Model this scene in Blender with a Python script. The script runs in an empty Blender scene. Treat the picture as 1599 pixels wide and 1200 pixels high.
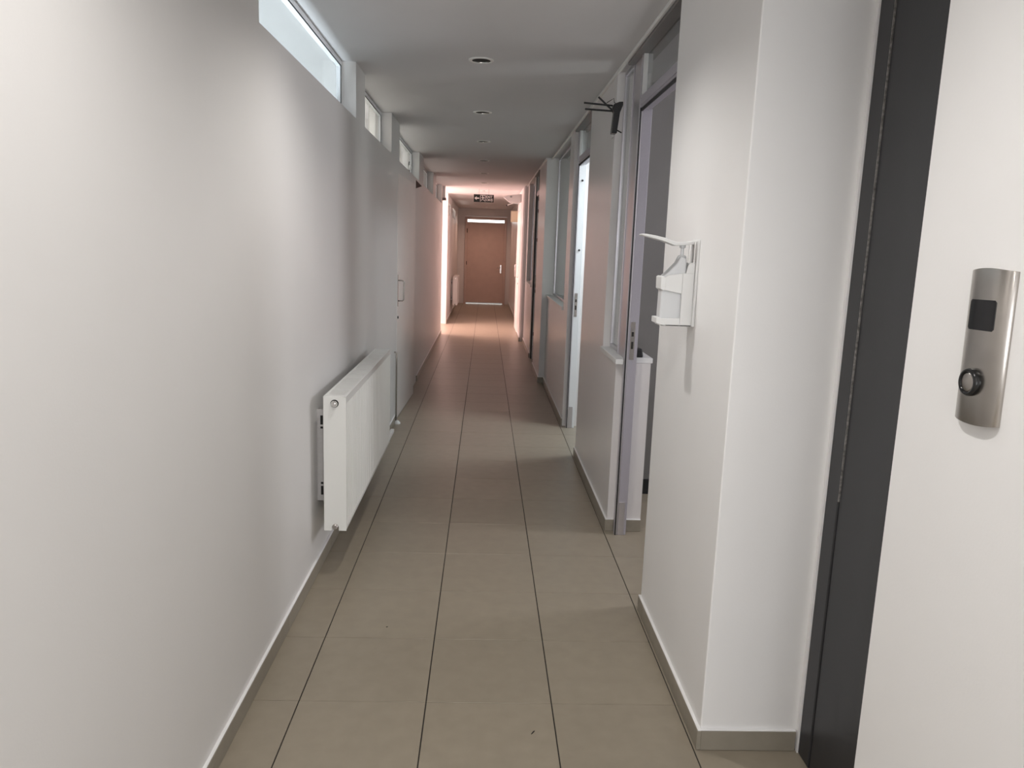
import bpy, bmesh, math, random
from mathutils import Vector, Matrix
random.seed(7)
S = bpy.context.scene
COL = S.collection
PI = math.pi

# ------------------------------------------------------------------ camera
F, PITCH, YAW, ROLL, CH = 1195.158, 0.176215, 0.0399406, -0.0351139, 1.6215
def cam_axes():
    cp, sp, cy, sy = math.cos(PITCH), math.sin(PITCH), math.cos(YAW), math.sin(YAW)
    fwd = Vector((sy*cp, cy*cp, -sp)); right = Vector((cy, -sy, 0)); down = fwd.cross(right)
    c, s = math.cos(ROLL), math.sin(ROLL)
    return c*right + s*down, -s*right + c*down, fwd
r_, d_, f_ = cam_axes()
cam = bpy.data.cameras.new('camera'); camo = bpy.data.objects.new('camera', cam); COL.objects.link(camo)
M = Matrix.Identity(4)
for i in range(3):
    M[i][0] = r_[i]; M[i][1] = -d_[i]; M[i][2] = -f_[i]
M[2][3] = CH
camo.matrix_world = M
cam.sensor_width = 36; cam.lens = F/1599*36; cam.clip_start = 0.02; cam.clip_end = 100
S.camera = camo

# ------------------------------------------------------------------ world, colour, lights
S.view_settings.view_transform = 'Standard'; S.view_settings.look = 'None'
S.view_settings.gamma = 1; S.view_settings.use_curve_mapping = False
S.view_settings.exposure = 0.0
w = bpy.data.worlds.new('sky'); S.world = w; w.use_nodes = True
w.node_tree.nodes['Background'].inputs[0].default_value = (1.0, 0.97, 0.93, 1)
w.node_tree.nodes['Background'].inputs[1].default_value = 3.0

def area(name, loc, direction, sx, sy, power, color, spread=PI):
    l = bpy.data.lights.new(name, 'AREA'); l.shape = 'RECTANGLE'; l.size = sx; l.size_y = sy
    l.energy = power; l.color = color; l.spread = spread
    o = bpy.data.objects.new(name, l); COL.objects.link(o); o.location = loc
    o.rotation_euler = Vector(direction).to_track_quat('-Z', 'Y').to_euler()
    return o
DAY = (0.95, 0.97, 1.0)
area('lobby_side_daylight', (2.28, -0.5, 1.5), (-1, 0, 0), 0.55, 1.9, 9, DAY)
area('lobby_back_daylight', (0.6, -3.4, 1.6), (0, 1, 0.12), 2.2, 1.7, 70, DAY)
area('alcove_daylight', (-2.3, 15.15, 1.9), (1, 0, -0.75), 1.7, 1.5, 200, (1.0, 0.66, 0.61))
area('left_room_daylight', (-1.3, 3.45, 1.0), (0, 0, 1), 0.35, 2.4, 76, (0.80, 0.91, 1.0))
area('left_middle_room_daylight', (-2.2, 7.2, 1.6), (1, 0, 0.25), 4.0, 1.2, 98, (1.0, 0.98, 0.97))
area('left_rear_room_daylight', (-3.0, 11.8, 1.5), (1, 0, 0.1), 3.6, 1.4, 40, (1.0, 0.86, 0.8))
area('right_room_added_light', (1.75, 6.35, 2.62), (0, 0, -1), 0.6, 0.6, 40, (0.86, 0.95, 1.0))  # unseen light added to brighten the second doorway and its floor
area('right_room_second_daylight', (3.1, 8.3, 1.6), (-1, 0, 0), 1.2, 1.3, 10, (0.92, 0.95, 1.0))
area('right_rear_room_daylight', (3.1, 11.5, 1.6), (-1, 0, 0), 2.6, 1.3, 8, (1.0, 0.85, 0.8))
area('dark_room_daylight', (3.1, 3.9, 1.8), (-1, 0, 0), 0.6, 0.6, 30.0, (0.95, 0.95, 1.0))
area('far_left_room_daylight', (-1.7, 18.3, 1.5), (0, 0, 1), 0.6, 3.8, 40, (1.0, 0.85, 0.78))
area('far_right_room_daylight', (3.1, 15.3, 1.5), (-1, 0, 0), 1.6, 1.8, 20, (1.0, 0.85, 0.8))

# ------------------------------------------------------------------ materials
def mat(name, col, rough=0.5, metal=0.0, noise=0.0, nscale=8.0, bump=0.0, bscale=60.0, spec=0.5, rnd=0.0, emis=None, estr=0):
    m = bpy.data.materials.new(name); m.use_nodes = True
    nt = m.node_tree; b = nt.nodes['Principled BSDF']
    b.inputs['Roughness'].default_value = rough; b.inputs['Metallic'].default_value = metal
    b.inputs['Specular IOR Level'].default_value = spec
    b.inputs['Base Color'].default_value = (*col, 1)
    tc = nt.nodes.new('ShaderNodeTexCoord')
    src = None
    if noise > 0:
        n = nt.nodes.new('ShaderNodeTexNoise'); n.inputs['Scale'].default_value = nscale; n.inputs['Detail'].default_value = 6
        geo = nt.nodes.new('ShaderNodeNewGeometry'); nt.links.new(geo.outputs['Position'], n.inputs['Vector'])
        r = nt.nodes.new('ShaderNodeMapRange'); r.inputs[1].default_value = 0.25; r.inputs[2].default_value = 0.75
        r.inputs[3].default_value = 1-noise; r.inputs[4].default_value = 1+noise
        nt.links.new(n.outputs['Fac'], r.inputs[0]); src = r.outputs[0]
    if rnd > 0:
        oi = nt.nodes.new('ShaderNodeObjectInfo')
        r2 = nt.nodes.new('ShaderNodeMapRange'); r2.inputs[3].default_value = 1-rnd; r2.inputs[4].default_value = 1+rnd
        nt.links.new(oi.outputs['Random'], r2.inputs[0])
        if src:
            mm = nt.nodes.new('ShaderNodeMath'); mm.operation = 'MULTIPLY'
            nt.links.new(src, mm.inputs[0]); nt.links.new(r2.outputs[0], mm.inputs[1]); src = mm.outputs[0]
        else: src = r2.outputs[0]
    if src:
        mx = nt.nodes.new('ShaderNodeVectorMath'); mx.operation = 'SCALE'; mx.inputs[0].default_value = col
        nt.links.new(src, mx.inputs['Scale']); nt.links.new(mx.outputs[0], b.inputs['Base Color'])
    if bump > 0:
        n2 = nt.nodes.new('ShaderNodeTexNoise'); n2.inputs['Scale'].default_value = bscale; n2.inputs['Detail'].default_value = 4
        g2 = nt.nodes.new('ShaderNodeNewGeometry'); nt.links.new(g2.outputs['Position'], n2.inputs['Vector'])
        bp = nt.nodes.new('ShaderNodeBump'); bp.inputs['Strength'].default_value = bump; bp.inputs['Distance'].default_value = 0.004
        nt.links.new(n2.outputs['Fac'], bp.inputs['Height']); nt.links.new(bp.outputs[0], b.inputs['Normal'])
    if emis:
        b.inputs['Emission Color'].default_value = (*emis, 1); b.inputs['Emission Strength'].default_value = estr
    return m
def glass(name, tint=(1, 1, 1), refl=0.10):
    m = bpy.data.materials.new(name); m.use_nodes = True; nt = m.node_tree
    for n in list(nt.nodes):
        if n.type != 'OUTPUT_MATERIAL': nt.nodes.remove(n)
    out = [n for n in nt.nodes if n.type == 'OUTPUT_MATERIAL'][0]
    t = nt.nodes.new('ShaderNodeBsdfTransparent'); t.inputs[0].default_value = (*tint, 1)
    g = nt.nodes.new('ShaderNodeBsdfGlossy'); g.inputs['Roughness'].default_value = 0.02
    fr = nt.nodes.new('ShaderNodeLayerWeight'); fr.inputs[0].default_value = 0.5
    pw = nt.nodes.new('ShaderNodeMath'); pw.operation = 'POWER'; pw.inputs[1].default_value = 4.5
    nt.links.new(fr.outputs['Facing'], pw.inputs[0])
    ml = nt.nodes.new('ShaderNodeMath'); ml.operation = 'MULTIPLY_ADD'; ml.inputs[1].default_value = refl*6; ml.inputs[2].default_value = 0.03
    ml.use_clamp = True
    nt.links.new(pw.outputs[0], ml.inputs[0])
    mx = nt.nodes.new('ShaderNodeMixShader'); nt.links.new(ml.outputs[0], mx.inputs[0])
    nt.links.new(t.outputs[0], mx.inputs[1]); nt.links.new(g.outputs[0], mx.inputs[2]); nt.links.new(mx.outputs[0], out.inputs[0])
    return m
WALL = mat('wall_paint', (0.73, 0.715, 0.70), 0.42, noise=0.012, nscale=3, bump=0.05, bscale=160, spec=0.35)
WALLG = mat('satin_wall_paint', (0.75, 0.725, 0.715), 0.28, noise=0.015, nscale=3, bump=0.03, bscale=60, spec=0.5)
WALLN = mat('lit_wall_paint', (0.86, 0.85, 0.84), 0.42, noise=0.012, nscale=3, bump=0.05, bscale=160, spec=0.35)  # lighter copy of wall paint, brightness of the near right walls put into colour
CEIL = mat('ceiling_paint', (0.68, 0.665, 0.665), 0.75, noise=0.02, nscale=2.0, bump=0.05, bscale=40, spec=0.2)
TILE = mat('floor_tile', (0.305, 0.262, 0.20), 0.36, noise=0.06, nscale=14, bump=0.02, bscale=90, rnd=0.03)
SKIRT = mat('skirting_tile', (0.29, 0.26, 0.21), 0.4, noise=0.06, nscale=20, rnd=0.03)
GROUT = mat('grout', (0.03, 0.026, 0.022), 0.9, noise=0.2, nscale=50)
WHITE = mat('white_enamel', (0.80, 0.80, 0.77), 0.3, noise=0.01)
PLASTIC = mat('white_plastic', (0.76, 0.76, 0.75), 0.35, noise=0.01)
PVC = mat('white_window_frame', (0.88, 0.89, 0.91), 0.35, noise=0.01)
DOORW = mat('white_door_panel', (0.74, 0.71, 0.68), 0.35, noise=0.02, nscale=4)
ALU = mat('aluminium', (0.62, 0.60, 0.63), 0.28, metal=0.75, noise=0.03, nscale=30)
ALUP = mat('lilac_grey_aluminium', (0.44, 0.42, 0.47), 0.38, metal=0.25, noise=0.04, nscale=150)
RUB = mat('black_rubber', (0.012, 0.012, 0.013), 0.6, noise=0.1)
STEELD = mat('dark_grey_steel', (0.026, 0.026, 0.029), 0.42, noise=0.08, nscale=5, bump=0.05, bscale=300)
STEEL = mat('brushed_steel', (0.47, 0.44, 0.41), 0.27, metal=1.0, noise=0.06, nscale=25)
CHROME = mat('chrome', (0.75, 0.74, 0.72), 0.12, metal=1.0, noise=0.02)
DARKHOLE = mat('dark_slot', (0.02, 0.018, 0.016), 0.8, noise=0.1)
BLACKP = mat('black_plastic', (0.012, 0.012, 0.013), 0.35, noise=0.1)
BLACKG = mat('black_display_glass', (0.004, 0.004, 0.005), 0.12, noise=0.1)
BROWN = mat('tan_door_laminate', (0.60, 0.47, 0.41), 0.5, noise=0.05, nscale=6)
BROWNF = mat('tan_door_frame', (0.58, 0.46, 0.41), 0.45, noise=0.04, nscale=6)
DGREY = mat('dark_grey_partition', (0.17, 0.162, 0.155), 0.35, noise=0.06, nscale=5)
NOTCH = mat('dark_brown_void', (0.05, 0.022, 0.016), 0.8, noise=0.1)
SIGNB = mat('sign_black', (0.012, 0.016, 0.014), 0.4, noise=0.05)
SIGNW = mat('sign_white', (0.85, 0.85, 0.82), 0.5, noise=0.01)
CREAM = mat('cream_panel', (0.75, 0.68, 0.50), 0.6, noise=0.02)
CURT = mat('pale_curtain', (0.80, 0.80, 0.76), 0.8, noise=0.05, nscale=20)
BOTTLE = mat('translucent_bottle', (0.66, 0.67, 0.68), 0.25, noise=0.01)
GLASS = glass('clear_glass', (0.97, 0.985, 0.98), 0.09)
GLASSR = glass('reflective_window_glass', (0.80, 0.82, 0.80), 0.19)
GLASSD = glass('grey_glass', (0.62, 0.63, 0.62), 0.14)

# ------------------------------------------------------------------ helpers
def BM(): return bmesh.new()
def box(bm, x0, x1, y0, y1, z0, z1, mi=0):
    vs = [bm.verts.new(p) for p in ((x0,y0,z0),(x1,y0,z0),(x1,y1,z0),(x0,y1,z0),(x0,y0,z1),(x1,y0,z1),(x1,y1,z1),(x0,y1,z1))]
    fs = []
    for q in ((0,3,2,1),(4,5,6,7),(0,1,5,4),(1,2,6,5),(2,3,7,6),(3,0,4,7)):
        f = bm.faces.new([vs[i] for i in q]); f.material_index = mi; fs.append(f)
    return vs
def prism(bm, pts, axis, a0, a1):
    """extrude 2-D outline pts along axis ('x','y','z') between a0 and a1"""
    def P(p, a):
        return {'x': (a, p[0], p[1]), 'y': (p[0], a, p[1]), 'z': (p[0], p[1], a)}[axis]
    A = [bm.verts.new(P(p, a0)) for p in pts]; B = [bm.verts.new(P(p, a1)) for p in pts]
    n = len(pts)
    bm.faces.new(A); bm.faces.new(list(reversed(B)))
    for i in range(n):
        bm.faces.new([A[(i+1) % n], A[i], B[i], B[(i+1) % n]])
    bmesh.ops.recalc_face_normals(bm, faces=bm.faces[:])
def lathe(bm, prof, centre, axis='z', seg=24, cap=True):
    """prof: list of (radius, height along axis)"""
    c = Vector(centre)
    ux, uy, uz = {'z': (Vector((1,0,0)), Vector((0,1,0)), Vector((0,0,1))),
                  'x': (Vector((0,1,0)), Vector((0,0,1)), Vector((1,0,0))),
                  'y': (Vector((0,0,1)), Vector((1,0,0)), Vector((0,1,0)))}[axis]
    rings = []
    for r, h in prof:
        rings.append([bm.verts.new(c + uz*h + (ux*math.cos(2*PI*k/seg) + uy*math.sin(2*PI*k/seg))*r) for k in range(seg)])
    for a, b in zip(rings, rings[1:]):
        for k in range(seg):
            bm.faces.new([a[k], a[(k+1) % seg], b[(k+1) % seg], b[k]])
    if cap:
        if prof[0][0] > 1e-4: bm.faces.new(list(reversed(rings[0])))
        if prof[-1][0] > 1e-4: bm.faces.new(rings[-1])
def tube(bm, pts, r, seg=10):
    pts = [Vector(p) for p in pts]; rings = []
    up = Vector((0.13, 0.21, 1)).normalized()
    for i, p in enumerate(pts):
        t = (pts[min(i+1, len(pts)-1)] - pts[max(i-1, 0)]).normalized()
        a = t.cross(up)
        if a.length < 0.1: a = t.cross(Vector((1, 0, 0)))
        a.normalize(); b = t.cross(a)
        rings.append([bm.verts.new(p + (a*math.cos(2*PI*k/seg) + b*math.sin(2*PI*k/seg))*r) for k in range(seg)])
    for a, b in zip(rings, rings[1:]):
        for k in range(seg): bm.faces.new([a[k], a[(k+1) % seg], b[(k+1) % seg], b[k]])
    bm.faces.new(list(reversed(rings[0]))); bm.faces.new(rings[-1])
    bmesh.ops.recalc_face_normals(bm, faces=bm.faces[:])
def rot_obj_bm(bm, ang, pivot, axis='Z'):
    bmesh.ops.rotate(bm, verts=bm.verts[:], cent=pivot, matrix=Matrix.Rotation(ang, 3, axis))
def obj(name, bm, m, parent=None, bevel=0.0, smooth=False, seg=2, angle=0.6):
    me = bpy.data.meshes.new(name); bm.to_mesh(me); bm.free()
    for mm in (m if isinstance(m, (list, tuple)) else [m]): me.materials.append(mm)
    o = bpy.data.objects.new(name, me); COL.objects.link(o)
    if smooth:
        for p in me.polygons: p.use_smooth = True
    if bevel > 0:
        b = o.modifiers.new('bevel', 'BEVEL'); b.width = bevel; b.segments = seg; b.limit_method = 'ANGLE'; b.angle_limit = angle
        b.harden_normals = False
    if parent is not None:
        o.parent = parent; o.matrix_parent_inverse = parent_inv(parent)
    return o
def parent_inv(p):
    if p.type == 'EMPTY': return Matrix.Translation(-Vector(p.location))
    return Matrix.Identity(4)
def thing(name, label, cat, loc=(0, 0, 0), group=None, kind=None):
    o = bpy.data.objects.new(name, None); COL.objects.link(o); o.location = loc; o.empty_display_size = 0.05
    tag(o, label, cat, group, kind); return o
def tag(o, label, cat, group=None, kind=None):
    o['label'] = label; o['category'] = cat
    if group: o['group'] = group
    if kind: o['kind'] = kind
    return o
def copy_tree(root, loc, label):
    r = root.copy(); COL.objects.link(r); r.location = loc; r['label'] = label
    for ch in list(root.children):
        c = ch.copy(); COL.objects.link(c); c.parent = r; c.matrix_parent_inverse = ch.matrix_parent_inverse.copy()
        for g in list(ch.children):
            d = g.copy(); COL.objects.link(d); d.parent = c; d.matrix_parent_inverse = g.matrix_parent_inverse.copy()
    return r
def struct(name, bm, m, label, cat, **k):
    o = obj(name, bm, m, **k); tag(o, label, cat, kind='structure'); return o

# ------------------------------------------------------------------ dimensions
ZC = 2.67; XL = -0.795; XR = 0.757; YE = 22.2; YB = -3.5
XR2 = 0.70          # right wall face beyond the first column
LEDGE = 2.35; XBACK = -0.875; XOUT = -0.93
SK = 0.07; SKT = 0.013

# ------------------------------------------------------------------ floor with its tiles
TW = 0.4529; TX0 = -0.62155; TY0 = 2.51925
bm = BM(); box(bm, -3.3, 3.4, YB-0.1, YE+1.2, -0.06, -0.004)
floor = struct('floor', bm, GROUT, 'grey-beige tiled floor running the length of the corridor', 'floor')
bm = BM(); box(bm, 0.0022, TW-0.0022, 0.001, TW-0.001, -0.009, 0)
bmesh.ops.bevel(bm, geom=[e for e in bm.edges if all(v.co.z > -0.001 for v in e.verts)], offset=0.0009, segments=1, affect='EDGES')
tile_me = bpy.data.meshes.new('tile'); bm.to_mesh(tile_me); bm.free(); tile_me.materials.append(TILE)
rest = BM()
for j in range(-14, 46):
    for i in range(-6, 7):
        x, y = TX0+i*TW, TY0+j*TW
        near = (-1 <= i <= 3 and -3 <= j <= 19) or (i in (4,) and -3 <= j <= 12)
        if near:
            o = bpy.data.objects.new('tile', tile_me); COL.objects.link(o); o.location = (x, y, 0); o.parent = floor
        else:
            if x > 3.0 or y > YE: continue
            box(rest, x+0.0022, x+TW-0.0022, y+0.001, min(y+TW-0.001, YE+.05), -0.009, 0)
rt = obj('distant_tiles', rest, TILE, floor); rt['kind'] = 'stuff'

# ------------------------------------------------------------------ ceiling with round holes for the lamps
LAMPX = -0.055
LAMPY = [-0.55, 1.15, 2.90, 4.63, 6.35, 8.05, 9.80, 11.45, 13.15, 15.0, 17.0, 19.0, 20.9]
HR = 0.058
def ceiling_with_holes():
    bm = BM(); z = ZC
    def quad(x0, x1, y0, y1):
        bm.faces.new([bm.verts.new(p) for p in ((x0,y0,z),(x0,y1,z),(x1,y1,z),(x1,y0,z))])
    h = 0.1
    quad(XOUT, LAMPX-h, YB, YE); quad(LAMPX+h, 3.2, YB, YE)
    y = YB
    for c in LAMPY:
        quad(LAMPX-h, LAMPX+h, y, c-h); y = c+h
        n = 32; inner = []; outer = []
        for k in range(n):
            a = 2*PI*(k+0.5)/n; cx, cy = math.cos(a), math.sin(a)
            inner.append(bm.verts.new((LAMPX+HR*cx, c+HR*cy, z)))
            s = h/max(abs(cx), abs(cy)); outer.append(bm.verts.new((LAMPX+s*cx, c+s*cy, z)))
        for k in range(n):
            k2 = (k+1) % n
            bm.faces.new([inner[k], inner[k2], outer[k2], outer[k]])
            # corner triangles
            ax, ay = outer[k].co.x, outer[k].co.y; bx, by = outer[k2].co.x, outer[k2].co.y
            if abs(ax-bx) > 1e-5 and abs(ay-by) > 1e-5:
                px = ax if abs(abs(ax-LAMPX)-h) < 1e-6 else bx
                py = ay if abs(abs(ay-c)-h) < 1e-6 else by
                bm.faces.new([outer[k], outer[k2], bm.verts.new((px, py, z))])
    quad(LAMPX-h, LAMPX+h, y, YE)
    box(bm, XOUT, 3.3, YB, YE+.1, 2.85, 2.95)
    bmesh.ops.recalc_face_normals(bm, faces=bm.faces[:])
    return bm
struct('ceiling', ceiling_with_holes(), CEIL, 'plain grey-white corridor ceiling with a row of round lamps', 'ceiling')

# ------------------------------------------------------------------ left wall: lower wall, ledge, pillars between the recessed windows
REC = [(2.82, 4.81), (5.15, 6.56), (7.15, 9.20), (9.83, 11.60), (12.20, 13.80)]
YLE = 14.2
bm = BM()
box(bm, XOUT, XL, YB, YLE, 0, LEDGE)
y = YB
for a, b in REC:
    box(bm, XOUT, XL, y, a, LEDGE, ZC); y = b
box(bm, XOUT, XL, y, YLE, LEDGE, ZC)
# notch under the ledge cut as its own dark void later
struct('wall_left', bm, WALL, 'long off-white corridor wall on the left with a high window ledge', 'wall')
REC2 = [(16.35, 17.45), (18.35, 20.05)]
bm = BM()
box(bm, XOUT, XL, 16.1, YE, 0, 2.27); y = 16.1
for a, b in REC2:
    box(bm, XOUT, XL, y, a, 2.27, ZC); box(bm, XOUT, XL, a, b, 2.49, ZC); y = b
box(bm, XOUT, XL, y, YE, 2.27, ZC)
box(bm, -3.1, XOUT, 16.1, 16.2, 0, ZC)
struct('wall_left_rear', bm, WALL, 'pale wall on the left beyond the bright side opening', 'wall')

def window(n, y0, y1, z0, z1, x0, x1, label, g=GLASS, fw=0.032, fm=PVC):
    bm = BM()
    box(bm, x0, x1, y0, y1, z0, z0+fw); box(bm, x0, x1, y0, y1, z1-fw, z1)
    box(bm, x0, x1, y0, y0+fw, z0+fw, z1-fw); box(bm, x0, x1, y1-fw, y1, z0+fw, z1-fw)
    o = struct('window_%d' % n, bm, fm, label, 'window', bevel=0.002)
    bm = BM(); xm = (x0+x1)/2
    box(bm, xm-0.003, xm+0.003, y0+fw, y1-fw, z0+fw, z1-fw)
    p = obj('pane', bm, g, o)
    bm = BM()   # dark gasket around the pane
    t = 0.004; xe = x1+0.0005
    a0, a1, b0, b1 = y0+fw, y1-fw, z0+fw, z1-fw
    for q in ((a0-t, a1+t, b0-t, b0), (a0-t, a1+t, b1, b1+t), (a0-t, a0, b0, b1), (a1, a1+t, b0, b1)):
        box(bm, x1-0.004, xe, *q)
    obj('gasket', bm, RUB, o)
    return o
window(1, 2.82, 4.81, LEDGE, ZC-0.001, -0.905, -0.878, 'long high window nearest the camera on the left wall')
window(2, 5.15, 6.56, LEDGE, ZC-0.001, -0.905, -0.878, 'second high window on the left wall, striped curtain behind')
window(3, 7.15, 9.20, LEDGE, ZC-0.001, -0.905, -0.878, 'third high window on the left wall, above the open door leaf')
window(4, 9.83, 11.60, LEDGE, ZC-0.001, -0.905, -0.878, 'fourth high window on the left wall with pinkish light')
window(5, 12.20, 13.80, LEDGE, ZC-0.001, -0.905, -0.878, 'last dark high window on the left wall before the bright opening')
window(6, 16.35, 17.45, 2.27, 2.49, -0.905, -0.86, 'small bright high window on the left just past the side opening', fw=0.02)
window(7, 18.35, 20.05, 2.27, 2.49, -0.905, -0.86, 'small bright high window on the left nearest the end door', fw=0.02)

# baseboards of tile pieces
def baseboard(name, label, runs):
    """runs: (axis, fixed, normal sign, a0, a1)"""
    bm = BM(); first = runs[0]
    o = None
    for (axis, c, s, a0, a1) in runs:
        t0, t1 = (c, c+s*SKT) if s > 0 else (c+s*SKT, c)
        if axis == 'y': box(bm, t0+(0.003 if s < 0 else 0), t1-(0.003 if s > 0 else 0), a0+0.003, a1-0.003, 0, SK-0.003)
        else: box(bm, a0+0.003, a1-0.003, t0+(0.003 if s < 0 else 0), t1-(0.003 if s > 0 else 0), 0, SK-0.003)
    o = struct(name, bm, GROUT, label, 'baseboard')
    for (axis, c, s, a0, a1) in runs:
        t0, t1 = (c, c+s*SKT) if s > 0 else (c+s*SKT, c)
        a = a0; L = TW*2
        while a < a1-1e-4:
            b = min(a+L, a1) if axis == 'y' else a1
            bm = BM()
            if axis == 'y': box(bm, t0, t1, a+0.0008, b-0.0008, 0.001, SK)
            else: box(bm, a, b, t0, t1, 0.001, SK)
            obj('skirting_tile', bm, SKIRT, o, bevel=0.0012, seg=1)
            a = b
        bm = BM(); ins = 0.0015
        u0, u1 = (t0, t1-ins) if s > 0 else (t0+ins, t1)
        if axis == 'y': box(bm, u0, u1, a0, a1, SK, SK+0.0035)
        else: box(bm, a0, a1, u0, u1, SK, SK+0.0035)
        obj('pale_lit_edge', bm, WALLN, o, bevel=0.001, seg=1)  # pale plaster line that also paints in the lit top edge of the skirting
    return o
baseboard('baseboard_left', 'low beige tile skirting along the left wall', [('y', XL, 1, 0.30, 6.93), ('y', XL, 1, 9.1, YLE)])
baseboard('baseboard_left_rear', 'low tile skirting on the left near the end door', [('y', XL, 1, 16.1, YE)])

# ------------------------------------------------------------------ right side: lobby pier, lift door, big pillar
bm = BM(); box(bm, 0.95, 1.07, 1.15, 1.675, 0, ZC)
box(bm, 1.10, 3.3, 0.9, 1.15, 0, ZC); box(bm, 0.95, 1.10, 0.9, 1.15, 0, ZC)
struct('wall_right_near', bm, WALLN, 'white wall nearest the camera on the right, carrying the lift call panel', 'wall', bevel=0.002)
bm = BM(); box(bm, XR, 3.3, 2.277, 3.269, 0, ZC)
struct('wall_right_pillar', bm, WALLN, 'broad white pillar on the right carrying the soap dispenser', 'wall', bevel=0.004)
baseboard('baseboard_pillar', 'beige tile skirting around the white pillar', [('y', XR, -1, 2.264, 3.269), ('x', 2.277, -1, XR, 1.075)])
# lobby shell
bm = BM()
box(bm, XL-0.2, 2.35, YB-0.1, YB, 0, ZC)
box(bm, 2.30, 2.40, YB, 0.9, 0, ZC)
struct('wall_lobby', bm, WALL, 'white walls of the lobby behind the camera', 'wall')

t = thing('lift_door', 'dark grey steel lift door frame between the pillar and the call panel wall', 'lift door', (1.10, 1.9, 0), kind='structure')
t.name = 'door_1'
bm = BM(); box(bm, 1.088, 1.13, 1.16, 2.176, 0.0, ZC); obj('steel_panel', bm, STEELD, t, bevel=0.002)
bm = BM(); box(bm, 1.084, 1.13, 2.179, 2.258, 0.0, ZC); obj('frame_flange', bm, STEELD, t, bevel=0.004)
bm = BM(); box(bm, 1.0835, 1.12, 2.1755, 2.179, 0.9, 2.5); obj('seam', bm, mat('worn_edge', (0.22, 0.21, 0.20), 0.6, noise=0.7, nscale=90), t)
bm = BM()
k = 0; zz = 0.0; prev = 1.079
ring = []
while zz <= ZC+0.001:
    ring.append((zz, random.uniform(-0.0025, 0.0025))); zz += ZC/70
va = [bm.verts.new((1.081, 2.277, z)) for z, d in ring]; vb = [bm.verts.new((1.079, 2.257+d, z)) for z, d in ring]; vc = [bm.verts.new((1.09, 2.256+d, z)) for z, d in ring]
for i in range(len(ring)-1):
    bm.faces.new([va[i], vb[i], vb[i+1], va[i+1]]); bm.faces.new([vb[i], vc[i], vc[i+1], vb[i+1]])
obj('plaster_bead', bm, WALLN, t)

# ------------------------------------------------------------------ right walls with window sections and doors
WT = 0.955
def rwall(name, label, boxes, m=WALLG):
    bm = BM()
    for b in boxes: box(bm, *b)
    return struct(name, bm, m, label, 'wall')
rwall('wall_right_middle', 'white wall pier on the right between the first two doorways, low under its side window',
      [(XR, WT, 4.27, 4.78, 0, 1.0), (XR, WT, 4.78, 5.90, 0, ZC)])
rwall('wall_right_second', 'white wall on the right beyond the second doorway, low under its large window',
      [(XR, WT, 6.95, 7.30, 0, ZC), (XR, WT, 7.30, 9.25, 0, 1.05)])
rwall('wall_right_third', 'pinkish projecting wall on the right before the third doorway',
      [(XR2-0.01, 3.2, 9.25, 9.45, 0, ZC), (XR2-0.01, WT, 9.45, 10.45, 0, ZC)])
rwall('wall_right_fourth', 'pink-lit wall on the right beyond the third doorway with a low sill',
      [(XR2, WT, 11.38, 13.45, 0, 1.05), (XR2, WT, 11.38, 11.55, 1.05, ZC), (0.645, 3.2, 13.4, 13.55, 0, ZC), (XR2, WT, 13.0, 13.4, 1.05, ZC)])
rwall('wall_right_rear', 'pale wall on the right near the end of the corridor',
      [(0.635, WT, 13.55, 14.45, 0, ZC), (0.635, WT, 14.45, 15.85, 2.33, ZC), (0.635, 0.8, 15.85, 15.95, 0, ZC), (0.70, WT, 15.95, YE, 0, ZC)])
# room backs and partitions
rwall('wall_rooms_right', 'white partition walls inside the rooms on the right',
      [(WT, 3.2, 5.80, 5.90, 0, ZC), (3.2, 3.3, 0.9, YE, 0, ZC), (WT, 3.2, 15.95, 16.05, 0, ZC)], WALL)
bm = BM()
for y0 in (5.0, 9.5, 14.1):
    box(bm, -3.1, XOUT, y0-0.05, y0+0.05, 0, 3.05)
box(bm, -3.2, -3.1, YB, YE, 0, 3.05)
box(bm, -3.1, XOUT, 1.9, 2.0, 0, 3.05)
struct('wall_rooms_left', bm, WALL, 'white partition walls inside the rooms on the left', 'wall')
bm = BM(); box(bm, -3.2, XOUT, YB, YE, 3.05, 3.12)
box(bm, -3.1, XOUT, 3.95, 4.15, 2.88, 3.05)
struct('ceiling_left_rooms', bm, CEIL, 'pale ceiling with a beam in the room behind the high windows', 'ceiling')
bm = BM(); box(bm, XOUT-.01, XOUT+0.02, YB, YE, ZC+0.0, 3.1)
struct('trim_1', bm, WALL, 'wall strip above the high windows', 'wall')
bm = BM(); box(bm, XL-0.2, 0.9, YE, YE+0.12, 2.46, ZC+.2); box(bm, XL-0.2, -0.60, YE, YE+0.12, 0, 2.46); box(bm, 0.585, 0.9, YE, YE+0.12, 0, 2.46)
struct('wall_end', bm, WALL, 'end wall of the corridor around the tan door', 'wall')

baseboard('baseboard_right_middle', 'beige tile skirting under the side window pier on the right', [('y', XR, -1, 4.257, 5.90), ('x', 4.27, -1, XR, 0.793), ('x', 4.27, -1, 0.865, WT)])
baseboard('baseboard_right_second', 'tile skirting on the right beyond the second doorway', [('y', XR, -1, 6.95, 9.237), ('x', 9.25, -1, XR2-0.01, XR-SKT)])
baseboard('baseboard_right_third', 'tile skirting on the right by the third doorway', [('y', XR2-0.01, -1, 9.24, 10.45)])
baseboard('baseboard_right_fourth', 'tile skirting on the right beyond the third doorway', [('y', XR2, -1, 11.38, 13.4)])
baseboard('baseboard_right_rear', 'tile skirting on the right near the end door', [('y', 0.635, -1, 13.4, 14.45), ('y', 0.70, -1, 15.95, YE)])

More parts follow.
